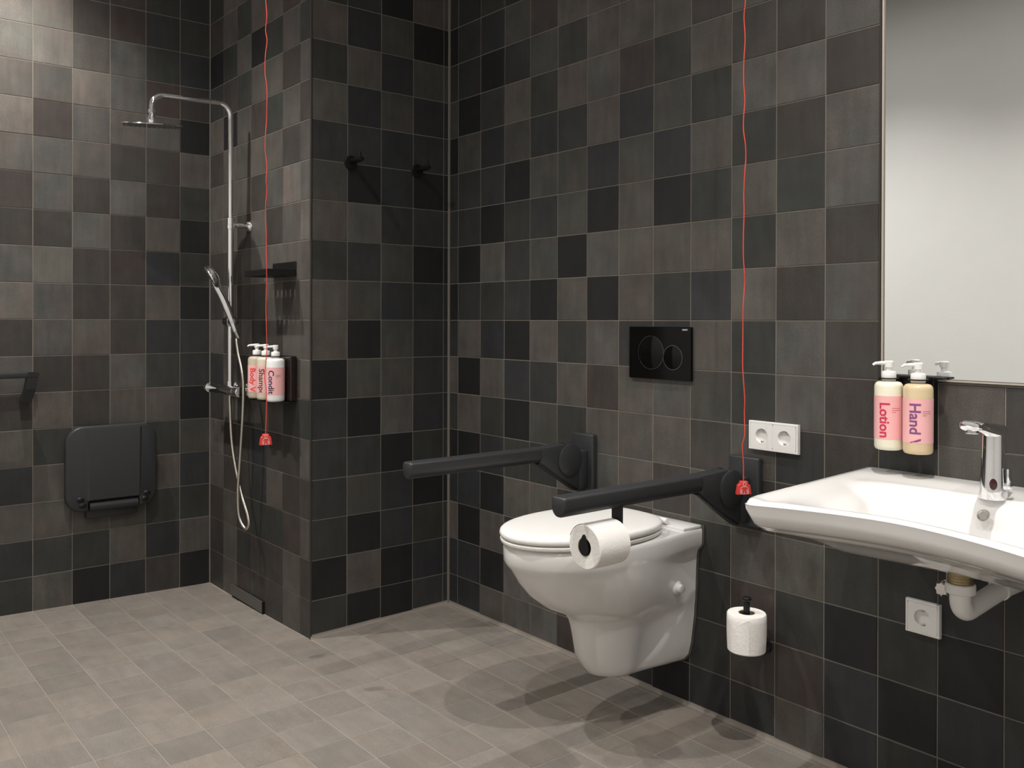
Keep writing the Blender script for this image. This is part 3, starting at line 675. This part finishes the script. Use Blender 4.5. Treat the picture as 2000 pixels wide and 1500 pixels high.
mixr = part('mixer_body', MB().tubefix([(Vector((-.775, SY, .884)), .017), (Vector((-.770, SY, .884)), .0205), (Vector((-.50, SY, .884)), .0205), (Vector((-.497, SY, .884)), .018)], 32), CHROME, t)
part('mixer_handle', MB().tubefix([(Vector((-.797, SY, .884)), .0195), (Vector((-.794, SY, .884)), .022), (Vector((-.777, SY, .884)), .022), (Vector((-.775, SY, .884)), .019)], 32), CHROME, mixr)
part('mixer_handle', MB().tubefix([(Vector((-.496, SY, .884)), .019), (Vector((-.494, SY, .884)), .022), (Vector((-.452, SY, .884)), .022), (Vector((-.448, SY, .884)), .0185)], 32), CHROME, mixr)
part('temperature_stop', MB().cyl((-.797, SY, .884), (-.832, SY, .884), .006).cyl((-.828, SY, .884), (-.836, SY, .884), .010), CHROME, mixr)
for x in (-.71, -.56):
    part('wall_union', MB().cyl((x, SY, .884), (x, -D - .004, .884), .0125).lathe([(.0125, .02), (.024, .016), (.031, .006), (.032, 0)], (x, -D - .0006, .884), 32, Matrix.Rotation(PI / 2, 3, 'X')), CHROME, mixr)
part('riser_nut', MB().lathe([(.0125, 0), (.016, .001), (.016, .022), (.0125, .023)], (SX, SY, .902), 28), CHROME, t)
part('slider', MB().cyl((SX, SY, 1.150), (SX, SY, 1.190), .0205, bev=.002).cyl((SX - .050, SY, 1.170), (SX + .02, SY, 1.170), .0165, bev=.002), CHROME_D, t)
part('handset_cradle', MB().cyl((SX + .012, SY, 1.170), (SX + .062, SY - .004, 1.170), .0155, bev=.002), CHROME_D, t)
# hand shower with its hose
B0, B1 = Vector((-.500, SY - .000, 1.130)), Vector((-.530, SY - .088, 1.352))
t = thing('hand_shower', 'chrome hand shower with a looping metal hose in the riser cradle', 'hand shower', (-.46, SY, .33))
ax_ = (B1 - B0).normalized()
hp = smoothpath([B0, B0.lerp(B1, .30) + Vector((0, .006, 0)), B0.lerp(B1, .62) + Vector((0, .008, 0)), B0.lerp(B1, .86) + Vector((0, .004, 0)), B1 + Vector((0, .006, .012))], 6)
part('handle', MB().tube(hp, [.0105 + .006 * min(1, i / 8) if i < 16 else .0165 for i in range(len(hp))], 22, sx=1.0, sy=.85), CHROME, t, 50)
nrm = Vector((-.30, -.80, -.50)).normalized(); rot_ = nrm.to_track_quat('Z', 'Y').to_matrix()
hh = part('head', MB().lathe([(0, -.026), (.018, -.024), (.036, -.016), (.048, -.006), (.0515, .002), (.0515, .007), (.049, .009), (0, .009)], B1, 44, rot_), CHROME, t, 50)
nz = MB()
for rr_, n_ in ((.010, 6), (.020, 12), (.030, 18), (.040, 24)):
    for k in range(n_):
        a = 2 * PI * k / n_; p = B1 + rot_ @ Vector((rr_ * math.cos(a), rr_ * math.sin(a), .009)); nz.tube([p, p + nrm * .0035], [.0022, .0015], 6)
part('spray_face', MB().lathe([(0, .0095), (.044, .0095), (.0455, .0088)], B1, 40, rot_), CHROME_D, hh); part('nozzles', nz, RUBBER, hh, kind='stuff')
part('hose_nut', MB().cyl(B0 + ax_ * .004, B0 - ax_ * .030, .0095, .0080), STEEL, t)
hpts = [(-.568, -.713, .862), (-.566, -.713, .825), (-.551, -.713, .699), (-.519, -.713, .597), (-.466, -.708, .478), (-.412, -.700, .385), (-.405, -.700, .347), (-.424, -.708, .336), (-.452, -.720, .380), (-.456, -.724, .48), (-.446, -.720, .606), (-.425, -.716, .815), (-.432, -.713, .939), (-.476, -.715, 1.041), (-.494, -.716, 1.10)]
part('hose', MB().tube(smoothpath(hpts, 9), .0066, 12), HOSE, t, 60)
# shelf
t = thing('shower_shelf', 'black metal shower shelf with drainage slots above the bottles', 'shelf', (-.217, -D, 1.345))
part('back_plate', MB().box(-.318, -.116, -D - .006, -D - .0006, 1.345, 1.402, .002, 1), BLACK, t)
tr = MB(); x0, x1, y0, y1 = -.318, -.116, -D - .118, -D - .006; zs_ = (1.345, 1.349)
slots = [(x0 + .022 + .036 * k, x0 + .034 + .036 * k) for k in range(5)]; rows_ = [(y0 + .016, y0 + .034), (y0 + .070, y0 + .088)]
xs_ = [x0] + [v for s_ in slots for v in s_] + [x1]; ys_ = [y0] + [v for r_ in rows_ for v in r_] + [y1]
for i in range(len(xs_) - 1):
    for j in range(len(ys_) - 1):
        if i % 2 == 1 and j % 2 == 1: continue
        tr.box(xs_[i], xs_[i + 1], ys_[j], ys_[j + 1], *zs_)
part('tray', tr, BLACK, t, 0)
part('front_lip', MB().box(x0, x1, y0 - .003, y0, 1.345, 1.369, .001, 1).box(x0 - .003, x0, y0 - .003, y1, 1.345, 1.369).box(x1, x1 + .003, y0 - .003, y1, 1.345, 1.369), BLACK, t)
# wall drain
t = thing('wall_drain', 'dark metal wall drain cover at the foot of the shower wall', 'drain', (-.565, -D, -.029))
part('cover', MB().box(-.728, -.404, -D - .010, -D - .0045, -.018, .028, .0006, 1), mat('drain_cover', (.13, .125, .118), .38, metal=.5), t)
part('slot', MB().box(-.724, -.406, -D - .0042, -D - .0008, -.028, -.006), DARKIN, t)
part('side_edge', MB().box(-.404, -.401, -D - .011, -D - .0008, -.026, .029), BLACK, t)
# folding seat
t = thing('folding_seat', 'charcoal shower seat folded up against the left wall', 'shower seat', (-L, -1.075, .35))
def rrect(y0, y1, z0_, z1, r, x, n=8):
    out = []
    for cy_, cz_, a0 in ((y1 - r, z1 - r, 0), (y0 + r, z1 - r, 90), (y0 + r, z0_ + r, 180), (y1 - r, z0_ + r, 270)):
        for k in range(n + 1): a = math.radians(a0 + 90 * k / n); out.append((x, cy_ + r * math.cos(a), cz_ + r * math.sin(a)))
    return out
y0, y1, z0_, z1 = -1.262, -.893, .378, .732
# plate with a notch at the lower edge for the hinge
poly = []
for cy_, cz_, a0, r in ((y1 - .07, z1 - .07, 0, .07), (y0 + .07, z1 - .07, 90, .07), (y0 + .065, z0_ + .065, 180, .065)):
    for k in range(9): a = math.radians(a0 + 90 * k / 8); poly.append((cy_ + r * math.cos(a), cz_ + r * math.sin(a)))
poly += [(-1.176, z0_), (-1.173, z0_ + .006), (-1.172, .418), (-.968, .418), (-.967, z0_ + .006), (-.964, z0_)]
for k in range(9): a = math.radians(270 + 90 * k / 8); poly.append((y1 - .065 + .065 * math.cos(a), z0_ + .065 + .065 * math.sin(a)))
part('seat_panel', MB().prism(poly, -L + .030, -L + .062, 'x', .007), ANTH, t, 50)
part('raised_back', MB().loft([[(-L + .062, -1.178, .420), (-L + .062, -.962, .420), (-L + .062, -.957, .722), (-L + .062, -1.183, .722)], [(-L + .067, -1.170, .424), (-L + .067, -.970, .424), (-L + .064, -.965, .716), (-L + .064, -1.175, .716)]]), ANTH, t, 20)
part('hinge_roller', MB().cyl((-L + .044, -1.168, .394), (-L + .044, -.972, .394), .021, n=32), ANTH, t)
part('mounting_block', MB().box(-L + .0006, -L + .034, -1.175, -.965, .340, .405, .006, 2), ANTH, t)
for yy in (-1.205, -.935):
    for k, (dy, zz) in enumerate(((0, .428), (.008 if yy < -1 else -.008, .404))):
        part('rubber_button', MB().lathe([(0, .004), (.010, .0035), (.014, .0015), (.0155, 0)], (-L + .0618, yy + dy, zz), 28, Matrix.Rotation(PI / 2, 3, 'Y') @ Matrix.Diagonal((.75, 1, 1))), BLACK, t)
# left grab bar
t = thing('grab_bar', 'dark grey horizontal grab bar at the left edge, on the shower wall', 'grab rail', (-L, -1.6, .84))
GB = -L + .085
part('bar', MB().box(GB - .014, GB + .014, -2.10, -1.375, .944, .966, .004, 2), ANTH, t)
for yy in (-1.375, -2.10):
    s_ = 1 if yy > -1.5 else -1
    rg = [[(GB + a, yy + b * s_, .966) for a, b in ((-.016, -.034), (.016, -.034), (.016, .008), (-.016, .008))], [(GB + a - .01, yy + b * s_ - .005 * s_, .90) for a, b in ((-.030, -.036), (.014, -.036), (.014, .002), (-.030, .002))], [(GB - .050 + a, yy + b * s_ - .012 * s_, .845) for a, b in ((-.0345, -.036), (.020, -.036), (.020, .000), (-.0345, .000))]]
    part('end_post', MB().loft(rg), ANTH, t, 20)

# ------------------------------------------------------------------ coat hooks
for yy, lab in ((-.467, 'black coat hook on the tiled return wall, nearer the shower corner'), (-.162, 'black coat hook on the tiled return wall, nearer the toilet corner')):
    t = thing('coat_hook', lab, 'coat hook', (0, yy, 1.78), 'coat hooks on the return wall')
    part('rose', MB().lathe([(0, .008), (.0255, .008), (.027, .006), (.027, 0)], (.0006, yy, 1.78), 36, Matrix.Rotation(PI / 2, 3, 'Y')), BLACK, t)
    part('peg', MB().cyl((.006, yy, 1.784), (.088, yy, 1.784), .0100, n=24, bev=.0012), BLACK, t)
    part('pin', MB().cyl((.072, yy, 1.788), (.072, yy, 1.811), .0058, n=18), BLACK, t)

# ------------------------------------------------------------------ emergency pull cords
def pullcord(label, x, y, zb, ang, seed):
    rnd = random.Random(seed)
    t = thing('pull_cord', label, 'pull cord', (x, y, zb), 'red emergency pull cords')
    pts = []; z = zb + .036; k = 0
    while z < CEIL - .02:
        a = rnd.uniform(0, 6.28); amp = .0032 * min(1, k / 2); pts.append((x + amp * math.cos(a), y + amp * math.sin(a), z)); z += rnd.uniform(.03, .06); k += 1
    pts.append((x, y, CEIL - .012))
    part('cord', MB().tube(smoothpath(pts, 5), .0014, 8), CORD, t, 60)
    part('ceiling_box', MB().box(x - .035, x + .035, y - .035, y + .035, CEIL - .018, CEIL - .0006, .004, 2), PLASTIC_W, t)
    R = Matrix.Rotation(ang, 3, 'Z')             # local -y is the printed face
    base = Vector((x, y, zb))
    poly = [(-.0205, .001), (-.0195, 0), (.0195, 0), (.0205, .001), (.0168, .0235), (.0155, .0270), (.0110, .0285), (.0100, .0345), (.0088, .036), (-.0088, .036), (-.0100, .0345), (-.0110, .0285), (-.0155, .0270), (-.0168, .0235)]
    m_ = MB().prism(poly, -.0075, .0075, 'y', .0016); m_.v = [base + R @ p for p in m_.v]
    hn = part('handle', m_, RED, t, 40)
    sy = MB(); fr = -.0079
    def line(pp, r=.00045):
        sy.tube([base + R @ Vector((a, fr, b)) for a, b in pp], r, 6)
    line([(.0042 * math.cos(2 * PI * k / 16), .0285 + .0046 * math.sin(2 * PI * k / 16)) for k in range(17)])
    line([(-.0118, .0035), (-.0106, .0155), (-.0085, .0200), (-.004, .0218), (.004, .0218), (.0085, .0200), (.0106, .0155), (.0118, .0035)])
    line([(-.0064, .0150), (-.0078, .0025), (-.0008, .0025), (0, .0105), (.0008, .0025), (.0078, .0025), (.0064, .0150)])
    line([(-.0118, .0035), (-.0094, .0030), (-.0078, .013)]); line([(.0118, .0035), (.0094, .0030), (.0078, .013)])
    part('person_symbol', sy, WHITEINK, hn)
pullcord('red emergency pull cord with handle beside the washbasin', 1.566, -.150, .711, math.radians(58), 3)
pullcord('red emergency pull cord with handle in front of the shower bottles', .272, -.933, .7675, math.radians(74), 8)
